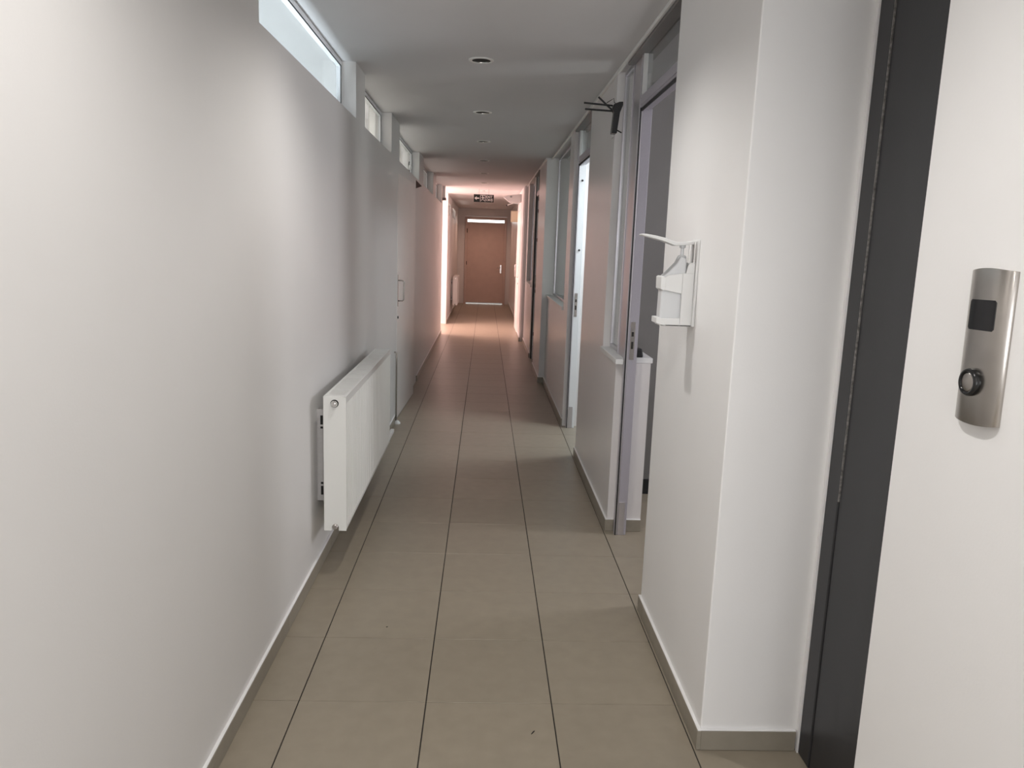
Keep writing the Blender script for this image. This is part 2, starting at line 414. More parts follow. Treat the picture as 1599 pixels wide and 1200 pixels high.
# ceiling trim on the right
for n, (x, y0, y1, lab) in enumerate([(XR, 3.27, 9.25, 'thin white ceiling strip above the first glazed doors on the right'),
                                  (XR2-0.01, 9.25, 13.4, 'thin white ceiling strip over the third doorway')]):
    bm = BM(); box(bm, x-0.014, x+0.0, y0, y1, ZC-0.020, ZC-0.0005)
    struct('trim_%d' % (n+2), bm, WHITE, lab, 'ceiling trim', bevel=0.002)

# sills
def sill(n, y0, y1, z, x0, lab):
    bm = BM(); box(bm, x0-0.016, WT+0.012, y0+(0.076 if n == 4 else 0), y1, z, z+0.03)
    if n == 4: box(bm, x0-0.016, 0.786, y0, y0+0.076, z, z+0.03)
    return struct('trim_%d' % n, bm, PLASTIC, lab, 'window sill', bevel=0.004)
sill(4, 4.20, 4.79, 1.0, XR, 'thick white sill under the narrow side window of the first doorway')
sill(5, 7.30, 9.25, 1.05, XR, 'white sill under the large window on the right')
sill(6, 11.55, 13.0, 1.05, XR2, 'pinkish sill under the window beyond the third doorway')

# glazed windows in right wall
def rwin(n, y0, y1, z0, z1, x0, x1, label, g=GLASSR, fm=ALU, fw=0.022):
    return window(n, y0, y1, z0, z1, x0, x1, label, g, fw, fm)
rwin(8, 4.45, 4.78, 1.03, ZC-0.006, 0.80, 0.825, 'narrow tall side window beside the first doorway')
rwin(9, 7.30, 9.25, 1.08, ZC-0.006, 0.83, 0.855, 'large clear window on the right past the second doorway')
rwin(10, 11.55, 13.0, 1.08, ZC-0.006, 0.765, 0.79, 'pink-lit window on the right beyond the third doorway')

# ------------------------------------------------------------------ glazed doorways on the right
def doorway(n, label, y0, y1, x0, x1, zh, jambmat, post_y1, strike=True, gl=GLASSD):
    """aluminium portal: far post y1..post_y1, near post at y0, header, transom glass"""
    t = thing('door_%d' % n, label, 'doorway', (x0, (y0+y1)/2, 0), kind='structure')
    bm = BM(); box(bm, x0, x0+0.012, y1, post_y1, 0, ZC-0.006); box(bm, x0-0.006, x0, y1+0.008, y1+0.022, 0, ZC-0.006)
    box(bm, x0-0.006, x0, post_y1-0.02, post_y1-0.006, 0, ZC-0.006)
    obj('post', bm, ALU, t, bevel=0.002)
    bm = BM(); box(bm, x0+0.012, x1, y1, post_y1, 0, zh); obj('jamb', bm, jambmat, t, bevel=0.002)
    bm = BM(); box(bm, x0-0.002, x0+0.004, y1-0.006, y1, 0, zh); obj('gasket', bm, RUB, t)
    bm = BM(); box(bm, x0, x1, y0, y0+0.045, 0, ZC-0.006); obj('post', bm, ALU, t, bevel=0.002)
    bm = BM(); box(bm, x0, x1, y0+0.045, y1, zh, zh+0.062); box(bm, x0-0.004, x0, y0+0.045, y1, zh+0.012, zh+0.05)
    obj('header', bm, ALUP, t, bevel=0.002)
    bm = BM(); box(bm, x0+0.004, x0+0.010, y0+0.045, y1, zh-0.016, zh); obj('header_gasket', bm, RUB, t)
    bm = BM(); box(bm, x0+0.02, x0+0.026, y0+0.045, y1, zh+0.062, ZC-0.006); obj('transom_pane', bm, gl, t)
    bm = BM(); box(bm, x0-0.037, x0+0.03, y0, post_y1, ZC-0.034, ZC-0.001); obj('head_rail', bm, DGREY, t)
    bm = BM(); box(bm, x0-0.004, x0+0.02, y1-0.03, y1-0.016, zh+0.062, ZC-0.034); obj('transom_bead', bm, PLASTIC, t, bevel=0.002)
    if strike:
        bm = BM(); box(bm, x0+0.020, x0+0.045, y1-0.003, y1, 1.03, 1.24)
        s = obj('strike_plate', bm, STEEL, t, bevel=0.001)
        for a, b in ((1.16, 1.185), (1.09, 1.13)):
            bm = BM(); box(bm, x0+0.026, x0+0.038, y1-0.0042, y1-0.0025, a, b); obj('slot', bm, DARKHOLE, s)
        bm = BM(); box(bm, x0+0.014, x0+0.05, y1-0.004, y1, 0.0, 0.2); obj('kick_cover', bm, ALU, t, bevel=0.003)
    return t
doorway(2, 'aluminium-framed first doorway on the right, open to a dark room', 3.27, 4.20, 0.795, 0.858, 2.37, ALUP, 4.45)
d3 = doorway(3, 'aluminium-framed second doorway on the right, open to a bright room', 5.90, 6.87, 0.79, 0.86, 2.36, PVC, 6.95)
bm = BM()
for z in (2.22, 1.62): lathe(bm, [(0.009, 0), (0.009, 0.006), (0.004, 0.008)], (0.828, 6.868, z), 'y', 12)
bmesh.ops.scale(bm, verts=bm.verts[:], vec=(1, -1, 1), space=Matrix.Translation((0, -6.868, 0)))
obj('dark_stud', bm, RUB, d3)
d4 = doorway(4, 'third doorway on the right with dark frame and black hinges, pink-lit', 10.45, 11.28, 0.715, 0.775, 2.36, PVC, 11.38)
for c in d4.children:
    if c.name.startswith('post'): c.data.materials[0] = STEELD
bm = BM()
for z in (2.3, 2.13, 1.72, 1.06, 0.98, 0.35): box(bm, 0.735, 0.765, 11.262, 11.28, z, z+0.05)
obj('hinge', bm, RUB, d4, bevel=0.003)

# dark panel inside the first doorway
t = thing('dark_partition', 'dark grey glossy partition panel seen through the first doorway', 'partition', (1.6, 4.99, 0))
bm = BM(); box(bm, 0.965, 2.9, 4.98, 5.01, 0.10, ZC-0.005); obj('panel', bm, DGREY, t, bevel=0.002)
bm = BM(); box(bm, 0.965, 2.9, 4.97, 5.01, 0.0, 0.098); obj('plinth', bm, RUB, t, bevel=0.002)
bm = BM(); box(bm, -0.035, 0.035, -0.03, 0.045, 0, 0.05)
for v in bm.verts:
    if v.co.z > 0.04: v.co.x *= 0.8; v.co.y *= 0.85
o = obj('desk_gadget', bm, BLACKP, bevel=0.009, seg=3); o.location = (0.88, 4.32, 1.03)
tag(o, 'small black object lying on the white sill beside the first doorway', 'gadget')

# ------------------------------------------------------------------ far right: bright open door leaf
def d_handle(parent, y, z, x, sgn, h=0.19, plate=0.30, proj=0.055, m=CHROME):
    """D-shaped pull projecting along sgn*x"""
    bm = BM(); box(bm, min(x, x+sgn*0.004), max(x, x+sgn*0.004), y-0.014, y+0.014, z-plate/2, z+plate/2)
    hp = obj('handle_plate', bm, m, parent, bevel=0.0015)
    p = []
    for k in range(7):
        a = PI/2*k/6; p.append((x+sgn*(proj-0.02+0.02*math.sin(a)), y, z+h/2-0.02+0.02*math.cos(a)))
    q = [(x, y, z+h/2)] + p
    q += [(a, b, 2*z-c) for a, b, c in reversed(q)]
    bm = BM(); tube(bm, q, 0.006, 8); obj('pull_handle', bm, m, parent, smooth=True)
    bm = BM(); lathe(bm, [(0.012, 0), (0.012, 0.006), (0.009, 0.008)], (x, y, z-plate/2-0.10), 'x', 14)
    if sgn < 0: bmesh.ops.scale(bm, verts=bm.verts[:], vec=(-1, 1, 1), space=Matrix.Translation((-x, 0, 0)))
    obj('lock', bm, DARKHOLE, parent)
t = thing('door_5', 'bright white door on the right near the exit sign, with a D-shaped pull', 'door', (0.65, 15.1, 0), kind='structure')
bm = BM(); box(bm, 0.632, 0.672, 14.47, 15.84, 0.008, 2.32); obj('door_leaf', bm, DOORW, t, bevel=0.003)
d_handle(t, 14.75, 1.19, 0.632, -1, 0.24, 0.28, 0.065)
t = thing('door_6', 'white door leaf folded open against the left wall, with a metal D pull', 'door', (XL, 8.3, 0), kind='structure')
HA = math.atan2(0.040, 1.27)
def leafbox(x0, x1, y0, y1, z0, z1):
    bm = BM(); box(bm, x0, x1, y0, y1, z0, z1); return bm
hinge = Vector((-0.752, 8.30, 0))
def place(o): o.matrix_parent_inverse = Matrix.Translation(-Vector(t.location)) @ Matrix.Translation(hinge) @ Matrix.Rotation(-HA, 4, 'Z') @ Matrix.Translation(-hinge); return o
place(obj('door_leaf', leafbox(-0.797, -0.752, 7.03, 8.30, 0.006, 2.24), DOORW, t, bevel=0.003))
n0 = set(COL.objects)
d_handle(t, 7.062, 1.20, -0.752, 1, 0.185, 0.29, 0.055, STEEL)
for o in COL.objects:
    if o not in n0: place(o)
bm = BM()
for z in (0.3, 1.2, 2.0): lathe(bm, [(0.009, 0), (0.009, 0.1)], (-0.765, 8.305, z), 'z', 10)
obj('hinge', bm, STEEL, t)
# dark void below the ledge past the leaf
bm = BM(); prism(bm, [(8.80, 2.325), (9.60, 2.318), (8.80, 2.235)], 'x', XL-0.03, XL+0.001)
o = struct('trim_7', bm, NOTCH, 'small dark triangular gap just under the ledge beyond the open door leaf', 'gap')

# ------------------------------------------------------------------ end door
t = thing('door_7', 'tan door at the far end with a bright slit of glass above', 'door', (0, YE, 0), kind='structure')
bm = BM()
box(bm, -0.60, -0.535, YE-0.03, YE+0.08, 0, 2.455); box(bm, 0.515, 0.585, YE-0.03, YE+0.08, 0, 2.455); box(bm, -0.535, 0.515, YE-0.03, YE+0.08, 2.375, 2.455)
box(bm, -0.535, 0.515, YE, YE+0.05, 2.255, 2.30)
obj('door_frame', bm, BROWNF, t, bevel=0.004)
bm = BM(); box(bm, -0.5349, 0.5149, YE+0.01, YE+0.05, 0.030, 2.2549); lf = obj('door_leaf', bm, BROWN, t, bevel=0.003)
bm = BM(); box(bm, -0.535, 0.515, YE+0.03, YE+0.036, 2.30, 2.375); obj('glass_slit', bm, glass('frosted_slit', (1, 1, 1), 0.02), t)
bm = BM(); box(bm, 0.425, 0.465, YE+0.002, YE+0.01, 0.88, 1.12); obj('handle_plate', bm, CHROME, t, bevel=0.002)
bm = BM(); tube(bm, [(0.445, YE+0.004, 1.04), (0.445, YE-0.045, 1.04), (0.43, YE-0.05, 1.04), (0.33, YE-0.05, 1.035)], 0.010, 8); obj('lever_handle', bm, CHROME, t, smooth=True)
bm = BM(); box(bm, -0.545, -0.528, YE-0.042, YE-0.03, 2.0, 2.12); box(bm, -0.545, -0.528, YE-0.042, YE-0.03, 1.1, 1.2); obj('hinge', bm, DARKHOLE, t)

# ------------------------------------------------------------------ recessed ceiling lamps
names = {3: 'nearest round recessed ceiling lamp in view', 4: 'second round recessed ceiling lamp from the camera',
         5: 'third round recessed ceiling lamp from the camera', 6: 'fourth round recessed ceiling lamp from the camera',
         7: 'fifth round recessed ceiling lamp, on the pinkish ceiling', 8: 'sixth round recessed lamp, where the ceiling turns bright pink',
         9: 'round recessed ceiling lamp just in front of the exit sign', 10: 'round recessed ceiling lamp just behind the exit sign',
         11: 'next-to-last round ceiling lamp, well behind the exit sign', 12: 'last round ceiling lamp, above the end door',
         0: 'lit recessed lamp over the lobby behind the camera', 1: 'lit recessed lamp above the camera beside the call panel', 2: 'lit recessed lamp above the soap dispenser, above the frame'}
def lamp():
    t = thing('ceiling_lamp', '', 'ceiling lamp', (0, 0, 0), group='recessed lamps along the corridor ceiling')
    bm = BM(); lathe(bm, [(0.053, 0.0), (0.054, -0.005), (0.066, -0.006), (0.073, -0.002), (0.073, 0.0)], (0, 0, 0), 'z', 32, cap=False)
    obj('trim_ring', bm, WHITE, t, smooth=True)
    bm = BM(); lathe(bm, [(0.053, -0.004), (0.050, 0.02), (0.040, 0.05), (0.026, 0.065)], (0, 0, 0), 'z', 32, cap=False)
    bmesh.ops.reverse_faces(bm, faces=bm.faces[:]); obj('reflector', bm, STEEL, t, smooth=True)
    bm = BM(); lathe(bm, [(0.0001, 0.018), (0.018, 0.022), (0.027, 0.035), (0.027, 0.07)], (0, 0, 0), 'z', 20, cap=False)
    obj('bulb', bm, CHROME, t, smooth=True)
    bm = BM(); lathe(bm, [(0.060, 0.0005), (0.060, 0.09)], (0, 0, 0), 'z', 20); obj('housing', bm, DARKHOLE, t)
    return t
LAMPLIT = mat('lit_bulb', (0.9, 0.9, 0.85), 0.4, emis=(1.0, 0.93, 0.84), estr=30)
proto = None
for k, yy in enumerate(LAMPY):
    if proto is None:
        proto = lamp(); r = proto
    else: r = copy_tree(proto, (0, 0, 0), '')
    r.location = (LAMPX, yy, ZC); r['label'] = names[k]
    for c in r.children:
        if c.name.startswith('housing'): c.data = c.data
    if k <= 2 or k >= 11:  # last pair also lit, warm light added to brighten the end door
        for c in r.children:
            if c.name.startswith('bulb'):
                c.data = c.data.copy(); c.data.materials[0] = LAMPLIT
        l = bpy.data.lights.new('ceiling_lamp_light', 'SPOT'); l.energy = {0: 45, 1: 52, 2: 42, 11: 22, 12: 34}[k]; l.color = (1.0, 0.97, 0.94) if k < 3 else (1.0, 0.6, 0.46)
        l.spot_size = math.radians(140 if k == 2 else 158); l.spot_blend = 0.7; l.shadow_soft_size = 0.03
        lo = bpy.data.objects.new('ceiling_lamp_light', l); COL.objects.link(lo); lo.location = (LAMPX, yy, ZC-0.015)

# ------------------------------------------------------------------ radiators
def radiator(y0, y1, label, z0=0.25, z1=0.91, detail=True):
    x0, x1 = -0.738, -0.632     # back and front
    t = thing('radiator', label, 'radiator', (XL, (y0+y1)/2, 0), group='white panel radiators')
    bm = BM()   # side cover with notch for the lower valve
    yc = (x0+x1)/2
    prism(bm, [(x0, z0), (yc-0.016, z0), (yc-0.016, z0+0.022), (yc+0.016, z0+0.022), (yc+0.016, z0), (x1, z0), (x1, z1), (x0, z1)], 'y', y0, y0+0.003)
    obj('side_cover', bm, WHITE, t, bevel=0.002)
    bm = BM(); box(bm, x0, x1, y1-0.003, y1, z0, z1); obj('side_cover', bm, WHITE, t, bevel=0.002)
    # front ribbed panel
    bm = BM(); zt = z1-0.035; zb = z0+0.02
    n = int((y1-y0-0.02)/0.0335); p = (y1-y0-0.02)/n; prof = [(y0+0.003, x1-0.004)]
    for k in range(n):
        a = y0+0.01+k*p
        prof += [(a+0.004, x1-0.001), (a+p*0.50, x1-0.001), (a+p*0.58, x1-0.012), (a+p*0.96, x1-0.012)]
    prof.append((y1-0.003, x1-0.004))
    va = [bm.verts.new((x, y, zb)) for y, x in prof]; vb = [bm.verts.new((x, y, zt)) for y, x in prof]
    for k in range(len(prof)-1): bm.faces.new([va[k], va[k+1], vb[k+1], vb[k]])
    box(bm, x1-0.016, x1-0.001, y0+0.003, y1-0.003, zt, z1-0.004); box(bm, x1-0.016, x1-0.001, y0+0.003, y1-0.003, z0+0.004, zb)
    obj('front_panel', bm, WHITE, t)
    bm = BM(); box(bm, x0+0.001, x0+0.012, y0+0.003, y1-0.003, z0+0.004, z1-0.004); obj('rear_panel', bm, WHITE, t)
    # top grille
    bm = BM(); box(bm, x0, x0+0.012, y0, y1, z1-0.006, z1); box(bm, x1-0.013, x1, y0, y1, z1-0.006, z1)
    obj('grille_rim', bm, WHITE, t, bevel=0.002)
    bm = BM(); k = 0; y = y0+0.006
    while y < y1-0.05:
        wide = (k % 7 == 0); wd = 0.045 if wide else 0.009
        box(bm, x0+0.012, x1-0.013, y, y+wd, z1-0.006, z1-0.001); y += wd+0.008; k += 1
    box(bm, x0+0.012, x1-0.013, y, y1-0.003, z1-0.006, z1-0.001)
    g = obj('grille_bars', bm, WHITE, t)
    bm = BM(); box(bm, x0+0.014, x1-0.018, y0+0.004, y1-0.004, z0+0.05, z1-0.08); obj('fins', bm, WHITE, t)
    bm = BM(); c = ((x0+x1)/2, y0, z1-0.034)
    lathe(bm, [(0.016, -0.0), (0.016, -0.012), (0.013, -0.02), (0.007, -0.02), (0.007, -0.026), (0.0001, -0.026)], c, 'y', 18)
    bmesh.ops.recalc_face_normals(bm, faces=bm.faces[:]); v = obj('vent_plug', bm, CHROME, t)
    bm = BM(); lathe(bm, [(0.019, -0.0005), (0.019, -0.003)], c, 'y', 18); bmesh.ops.recalc_face_normals(bm, faces=bm.faces[:]); obj('plug_recess', bm, DARKHOLE, t)
    bm = BM(); c = ((x0+x1)/2, y0, z0+0.02)
    lathe(bm, [(0.015, 0.03), (0.015, -0.006), (0.010, -0.012), (0.0001, -0.012)], c, 'y', 16)
    bmesh.ops.recalc_face_normals(bm, faces=bm.faces[:]); obj('lower_plug', bm, STEEL, t)
    # wall brackets: slotted rails on the wall
    for yb in (y0+0.12, y1-0.14):
        bm = BM(); box(bm, XL, XL+0.004, yb, yb+0.045, z0+0.11, z1-0.09); box(bm, XL+0.004, x0, yb, yb+0.004, z0+0.11, z1-0.09)
        b = obj('bracket', bm, ALUP if not detail else STEEL, t, bevel=0.001)
        b.data.materials[0] = ALUB
        for a, c2 in ((0.03, 0.075), (0.085, 0.095)):
            for q0, q1 in ((z0+0.11+a, z0+0.11+c2), (z1-0.09-c2, z1-0.09-a)):
                bm = BM(); box(bm, XL+0.018, XL+0.030, yb-0.001, yb, q0, q1); obj('slot', bm, DARKHOLE, b)
    # supply pipe and valve at far end
    bm = BM(); lathe(bm, [(0.010, 0), (0.014, 0.006), (0.014, 0.04), (0.017, 0.045), (0.017, 0.075), (0.012, 0.08)], (-0.685, y1-0.001, z0+0.03), 'y', 14); v = obj('valve', bm, PLASTIC, t, bevel=0.001)
    bm = BM(); tube(bm, [(-0.685, y1+0.03, z0+0.025), (-0.685, y1+0.03, z0-0.05), (-0.72, y1+0.03, z0-0.075), (XL+0.001, y1+0.03, z0-0.08)], 0.008, 8); obj('pipe', bm, CHROME, t, smooth=True)
    bm = BM(); box(bm, -0.662, -0.636, y1, y1+0.30, z0+0.002, z0+0.028); obj('pipe_cover', bm, PLASTIC, t, bevel=0.004)
    return t
ALUB = mat('galvanised_bracket', (0.55, 0.53, 0.52), 0.45, metal=0.4, noise=0.05, nscale=60)
radiator(3.53, 5.22, 'white ribbed panel radiator hung low on the left wall, nearest the camera')
bm = BM(); tube(bm, [(-0.775, 6.86, 0.0), (-0.775, 6.86, 0.60), (-0.775, 6.86, 0.655), (XL, 6.86, 0.66)], 0.008, 8)
t = thing('heating_pipe', 'thin upright pipe with a floor collar between the near radiator and the open door leaf', 'pipe', (-0.775, 6.86, 0))
obj('pipe', bm, STEEL, t, smooth=True)
bm = BM(); lathe(bm, [(0.03, 0.0), (0.03, 0.012), (0.015, 0.03), (0.009, 0.032)], (-0.765, 6.86, 0), 'z', 16); obj('floor_collar', bm, PLASTIC, t)
radiator(18.0, 19.2, 'small far white radiator on the left wall beside the end door')

# ------------------------------------------------------------------ lift call panel
t = thing('call_panel', 'brushed steel lift call panel with black display and round button', 'call panel', (0.95, 1.415, 1.46))
PX = 0.95; py0, py1, pz0, pz1 = 1.338, 1.459, 1.326, 1.609
n = 28
def panel_front(u): return 0.004+0.017*(max(0.0, 1-abs(2*u-1)**3.2))**0.5
bm = BM()
prism(bm, [(PX, py0)] + [(PX-panel_front(k/n), py0+(py1-py0)*k/n) for k in range(n+1)] + [(PX, py1)], 'z', pz0, pz1)
for v in bm.verts:      # gently bowed top and bottom edges
    s_ = (v.co.y-py0)/(py1-py0); bow = 0.006*(1-(2*s_-1)**2)
    v.co.z += bow if v.co.z > (pz0+pz1)/2 else -bow
obj('face_plate', bm, STEEL, t, smooth=True, bevel=0.0008, angle=0.9)
def on_panel(y, extra): return PX-panel_front((y-py0)/(py1-py0))-extra
bm = BM(); z0_, z1_, y0_, y1_ = 1.499, 1.556, 1.362, 1.437
m_ = 16; rows = []
for k in range(m_+1):
    y = y0_+(y1_-y0_)*k/m_; e = 0.004*(1-math.sqrt(max(0, 1-max(0, 1-min(y-y0_, y1_-y)/0.004)**2)))
    x = on_panel(y, 0.0009)
    rows.append([bm.verts.new(p) for p in ((x, y, z0_+e), (x, y, z1_-e), (x+0.004, y, z1_-e), (x+0.004, y, z0_+e))])
for a, b in zip(rows, rows[1:]):
    for q in range(4): bm.faces.new([a[q], a[(q+1) % 4], b[(q+1) % 4], b[q]])
bm.faces.new(rows[0]); bm.faces.new(list(reversed(rows[-1]))); bmesh.ops.recalc_face_normals(bm, faces=bm.faces[:])
obj('display', bm, BLACKG, t)
bm = BM(); cb = (PX-0.014, 1.402, 1.400)
lathe(bm, [(0.0265, 0.0), (0.0265, -0.014), (0.0245, -0.018), (0.0195, -0.018), (0.0190, -0.014)], cb, 'x', 32, cap=False)
bmesh.ops.recalc_face_normals(bm, faces=bm.faces[:])
obj('button_ring', bm, mat('black_chrome', (0.03, 0.03, 0.03), 0.12, metal=0.6, noise=0.05), t, smooth=True)
bm = BM(); lathe(bm, [(0.019, -0.010), (0.019, -0.0155), (0.016, -0.017), (0.0001, -0.0175)], cb, 'x', 28)
bmesh.ops.recalc_face_normals(bm, faces=bm.faces[:]); obj('push_button', bm, STEEL, t, smooth=True)

t.rotation_euler.x = math.radians(-1.3)

# ------------------------------------------------------------------ soap dispenser on the pillar
t = thing('soap_dispenser', 'white wall-mounted elbow soap dispenser with long lever on the pillar', 'dispenser', (XR, 2.75, 1.5))
def DX(u): return 0.757-(500-u)/1970
def DZ(v): return 1.37+(760-v)/1970
ya, yb = 2.735, 2.815
bm = BM(); prism(bm, [(DX(486), DZ(175)), (DX(500), DZ(160)), (DX(500), DZ(775)), (DX(480), DZ(775))], 'y', 2.722, 2.825); obj('wall_plate', bm, PLASTIC, t, bevel=0.003)
bm = BM()
P = lambda *q: [(DX(u), DZ(v)) for u, v in q]
# cradle: side cheeks with window, back
def ringcheek(y0, y1):
    box(bm, DX(400), DX(482), y0, y1, DZ(775), DZ(400))
    prism(bm, P((258, 775), (400, 775), (400, 715), (262, 722)), 'y', y0, y1)
    prism(bm, P((262, 520), (400, 545), (400, 402), (300, 415), (262, 440)), 'y', y0, y1)
    prism(bm, P((420, 402), (482, 402), (482, 320), (440, 330), (432, 350)), 'y', y0, y1)
ringcheek(ya, ya+0.006); ringcheek(yb-0.006, yb)
prism(bm, P((246, 430), (262, 422), (284, 440), (284, 500), (268, 526), (248, 515)), 'y', ya-0.001, yb+0.001)
prism(bm, P((232, 716), (262, 716), (276, 742), (300, 752), (300, 775), (232, 757)), 'y', ya-0.001, yb+0.001)
box(bm, DX(262), DX(482), ya, yb, DZ(775), DZ(762))
obj('cradle', bm, PLASTIC, t, bevel=0.002)
bm = BM()
prism(bm, P((258, 758), (470, 758), (470, 420), (430, 395), (425, 300), (385, 280), (360, 330), (300, 395), (262, 430)), 'y', ya+0.010, yb-0.010)
bo = obj('bottle', bm, BOTTLE, t, bevel=0.006, seg=3)
bm = BM(); lathe(bm, [(0.016, 0), (0.016, 0.03), (0.013, 0.034), (0.006, 0.036), (0.006, 0.06), (0.011, 0.062), (0.011, 0.075)], (DX(402), (ya+yb)/2, DZ(345)), 'z', 16); obj('pump', bm, BOTTLE, bo, smooth=False)
bm = BM()
top = [(97, 136), (130, 136), (190, 144), (260, 158), (300, 172), (350, 184), (420, 184), (462, 176), (486, 176)]
bot = [(486, 196), (460, 200), (400, 206), (340, 212), (295, 196), (250, 181), (180, 165), (120, 152), (97, 146)]
prism(bm, P(*top, *bot), 'y', ya+0.012, yb-0.012)
obj('elbow_lever', bm, PLASTIC, t, bevel=0.003, seg=3)
bm = BM(); box(bm, DX(466), DX(474), ya-0.001, ya+0.004, DZ(330), DZ(180)); box(bm, DX(430), DX(440), ya, ya+0.004, DZ(330), DZ(200)); obj('pivot_rod', bm, CHROME, t)

# ------------------------------------------------------------------ antenna unit high on the wall
t = thing('antenna_router', 'black wall unit with three rod antennas above the first pier on the right', 'router', (XR, 4.6, 2.4))
yw = 4.55
bm = BM(); prism(bm, [(0.700, 2.285), (0.730, 2.285), (0.742, 2.40), (0.757, 2.44), (0.757, 2.46), (0.735, 2.458), (0.705, 2.445), (0.698, 2.42), (0.708, 2.40)], 'y', yw-0.02, yw+0.04)
obj('housing', bm, BLACKP, t, bevel=0.004)
for a, b in (((0.700, yw, 2.438), (0.535, yw, 2.447)), ((0.705, yw+0.02, 2.412), (0.545, yw+0.02, 2.417)), ((0.712, yw+0.01, 2.405), (0.617, yw+0.01, 2.484))):
    bm = BM(); A, B = Vector(a), Vector(b); tube(bm, [A, A.lerp(B, 0.12), A.lerp(B, 0.95), B], 0.0055, 8); obj('antenna', bm, BLACKP, t, smooth=True)
bm = BM(); tube(bm, [(0.715, yw, 2.32), (0.728, yw-0.03, 2.30), (0.75, yw-0.05, 2.285)], 0.004, 6); obj('cable', bm, BLACKP, t, smooth=True)
bm = BM(); box(bm, XR-0.012, XR, 4.80, 4.86, 2.30, 2.36); o = obj('cable', bm, PLASTIC, t, bevel=0.004); o['label'] = 'small white cable box'
bm = BM(); tube(bm, [(0.665, yw, 2.452), (0.69, yw, 2.468), (0.705, yw, 2.478), (0.708, yw, 2.455), (0.716, yw, 2.452)], 0.002, 6); obj('wire', bm, BLACKP, t, smooth=True)

# ------------------------------------------------------------------ exit sign
SY = 14.5
t = thing('exit_sign', 'black exit sign with white arrow, running figure and lettering', 'sign', (-0.06, SY, 2.5))
sx0, sx1, sz0, sz1 = -0.246, 0.122, 2.430, 2.568
bm = BM(); box(bm, sx0, sx1, SY, SY+0.02, sz0, sz1); obj('sign_board', bm, SIGNB, t, bevel=0.002)
for x in (-0.15, 0.03):
    bm = BM(); tube(bm, [(x, SY+0.01, sz1), (x, SY+0.01, ZC)], 0.003, 6); obj('hanger', bm, STEEL, t)
zc = (sz0+sz1)/2; fy0, fy1 = SY-0.0015, SY
bm = BM(); prism(bm, [(-0.232, zc), (-0.197, zc+0.032), (-0.190, zc+0.026), (-0.200, zc+0.011), (-0.145, zc+0.011), (-0.145, zc-0.011), (-0.200, zc-0.011), (-0.190, zc-0.026), (-0.197, zc-0.032)], 'y', fy0, fy1)
obj('arrow', bm, SIGNW, t)
bm = BM(); a0, a1, b0, b1 = -0.128, -0.030, sz0+0.010, sz1-0.010; w_ = 0.010
box(bm, a0, a1, fy0, fy1, b1-w_, b1); box(bm, a0, a0+w_, fy0, fy1, b0, b1-w_); box(bm, a1-w_, a1, fy0, fy1, b0, b1-w_)
obj('door_symbol', bm, SIGNW, t)
bm = BM()
lathe(bm, [(0.010, -0.0015), (0.010, 0)], (-0.083, SY, zc+0.040), 'y', 12)
for q in ([(-0.090, zc+0.026), (-0.066, zc+0.026), (-0.064, zc-0.006), (-0.082, zc-0.008)],
          [(-0.088, zc+0.024), (-0.108, zc+0.008), (-0.103, zc+0.001), (-0.086, zc+0.014)],
          [(-0.068, zc+0.024), (-0.050, zc+0.012), (-0.053, zc+0.004), (-0.068, zc+0.012)],
          [(-0.082, zc-0.006), (-0.100, zc-0.020), (-0.104, zc-0.046), (-0.095, zc-0.046), (-0.090, zc-0.022), (-0.072, zc-0.010)],
          [(-0.074, zc-0.008), (-0.062, zc-0.026), (-0.046, zc-0.042), (-0.052, zc-0.048), (-0.072, zc-0.030), (-0.083, zc-0.010)]):
    prism(bm, q, 'y', fy0, fy1)
obj('running_figure', bm, SIGNW, t)
def text(s, x, z, size, width):
    cu = bpy.data.curves.new('lettering', 'FONT'); cu.body = s; cu.size = size; cu.extrude = 0.0007; cu.offset = 0.0012
    o = bpy.data.objects.new('lettering', cu); COL.objects.link(o)
    me = bpy.data.meshes.new_from_object(o); COL.objects.unlink(o); bpy.data.objects.remove(o)
    xs = [v.co.x for v in me.vertices]; k = width/(max(xs)-min(xs)); x0 = min(xs)
    for v in me.vertices:
        px, py, pz = v.co; v.co = (x+(px-x0)*k, SY-0.0008+pz*0.8, z+py)
    me.materials.append(SIGNW); m = bpy.data.objects.new('lettering', me); COL.objects.link(m); m.parent = t
    m.matrix_parent_inverse = parent_inv(t)
text('EXIT', -0.018, zc+0.010, 0.060, 0.118)
text('ÇIKIŞ', -0.018, zc-0.045, 0.056, 0.122)

# ------------------------------------------------------------------ fixtures near the sign
t = thing('emergency_light', 'white twin-arm emergency lamp on the ceiling right of the exit sign', 'emergency lamp', (0.45, 14.5, 2.55))
bm = BM(); prism(bm, [(0.30, 2.53), (0.36, 2.565), (0.60, 2.60), (0.63, 2.60), (0.63, 2.45), (0.56, 2.43), (0.42, 2.44)], 'y', 14.46, 14.56); obj('lamp_body', bm, PLASTIC, t, bevel=0.012)
bm = BM(); lathe(bm, [(0.016, -0.012), (0.02, 0)], (0.44, 14.46, 2.545), 'y', 14); bmesh.ops.recalc_face_normals(bm, faces=bm.faces[:]); obj('lens', bm, STEEL, t)
bm = BM(); tube(bm, [(0.50, 14.5, 2.44), (0.42, 14.48, 2.41), (0.37, 14.47, 2.39)], 0.010, 8); obj('arm', bm, PLASTIC, t)
bm = BM(); lathe(bm, [(0.012, -0.02), (0.018, 0.0)], (0.365, 14.47, 2.385), 'y', 12); bmesh.ops.recalc_face_normals(bm, faces=bm.faces[:]); obj('lamp_head', bm, BLACKP, t)
bm = BM(); box(bm, 0.46, 0.60, 14.49, 14.51, 2.415, 2.43); obj('mount', bm, STEEL, t)
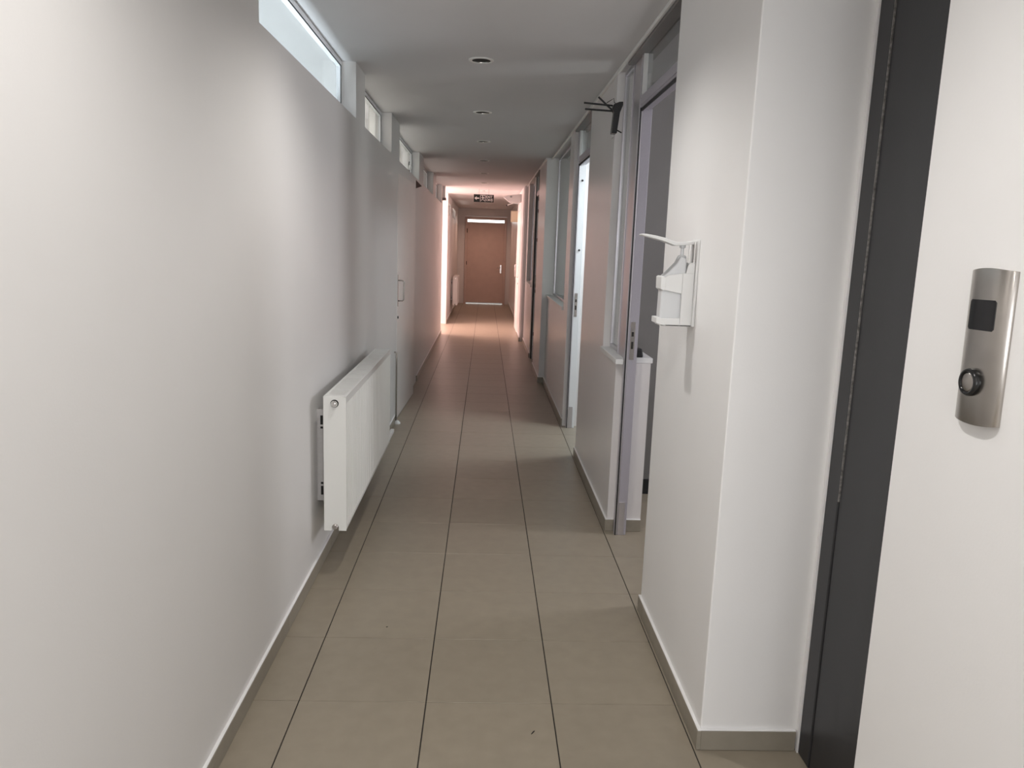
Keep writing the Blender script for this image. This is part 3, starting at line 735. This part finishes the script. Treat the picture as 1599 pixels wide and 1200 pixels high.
bm = BM(); box(bm, 0.54, 0.70, 17.42, 17.46, 2.185, 2.43)
o = obj('projecting_sign', bm, CREAM, bevel=0.003); tag(o, 'plain cream box-shaped sign projecting from the right wall below the emergency lamp', 'sign')

# small devices on the left
t = thing('sensor', 'tiny white sensor on a dark bracket on the ledge of the third left window', 'sensor', (XL, 8.25, LEDGE))
bm = BM(); tube(bm, [(-0.815, 8.25, LEDGE), (-0.82, 8.25, 2.44), (-0.815, 8.23, 2.46)], 0.005, 8); obj('bracket', bm, BLACKP, t)
bm = BM(); lathe(bm, [(0.008, 0), (0.015, 0.01), (0.017, 0.03), (0.013, 0.05), (0.006, 0.056)], (-0.805, 8.24, 2.375), 'z', 14); obj('sensor_body', bm, PLASTIC, t, smooth=True)
t = thing('wall_alarm', 'small pale alarm box with dark mount at the corner of the bright left opening', 'alarm', (XL, 14.1, 2.4))
bm = BM(); box(bm, XL, XL+0.05, 14.02, 14.10, 2.46, 2.66); obj('alarm_box', bm, PLASTIC, t, bevel=0.006)
bm = BM(); box(bm, XL, XL+0.065, 14.0, 14.09, 2.41, 2.455); obj('mount', bm, DGREY, t, bevel=0.004)

# curtains behind the second and third high windows
def curtain(y0, y1, label):
    bm = BM(); n = 90; a = []; b = []
    for k in range(n+1):
        y = y0+(y1-y0)*k/n; x = -1.04+0.022*math.sin(k*0.85)+0.008*math.sin(k*2.1)
        a.append(bm.verts.new((x, y, 1.2))); b.append(bm.verts.new((x, y, 2.98)))
    for k in range(n): bm.faces.new([a[k], a[k+1], b[k+1], b[k]])
    o = obj('curtain', bm, CURTT, smooth=True); o.modifiers.new('thick', 'SOLIDIFY').thickness = 0.002
    tag(o, label, 'curtain')
    return o
CURTT = mat('sheer_curtain', (0.8, 0.8, 0.76), 0.8, noise=0.04, nscale=30)
nt = CURTT.node_tree; bs = nt.nodes['Principled BSDF']; tr = nt.nodes.new('ShaderNodeBsdfTranslucent'); tr.inputs[0].default_value = (0.93, 0.92, 0.90, 1)
mx = nt.nodes.new('ShaderNodeMixShader'); mx.inputs[0].default_value = 0.85; out = nt.nodes['Material Output']
nt.links.new(bs.outputs[0], mx.inputs[1]); nt.links.new(tr.outputs[0], mx.inputs[2]); nt.links.new(mx.outputs[0], out.inputs[0])
curtain(5.12, 6.62, 'pale pleated curtain behind the second high window on the left')
curtain(7.0, 9.3, 'pale pleated curtain behind the third high window on the left')

# specks of debris on the floor
for (x, y, a, lab) in ((0.206, 2.348, 0.5, 'tiny dark curled scrap on the nearest middle floor tile'), (-0.378, 3.064, 1.2, 'tiny dark round speck on a floor tile left of the middle')):
    bm = BM(); L_ = 0.011 if a < 1 else 0.003
    prism(bm, [(-0.002, -L_), (0.001, -L_*0.3), (0.003, L_), (-0.001, L_*0.4)], 'z', 0.0002, 0.003)
    rot_obj_bm(bm, -0.4, (0, 0, 0)); o = obj('debris', bm, DARKHOLE); o.location = (x, y, 0); tag(o, lab, 'debris')
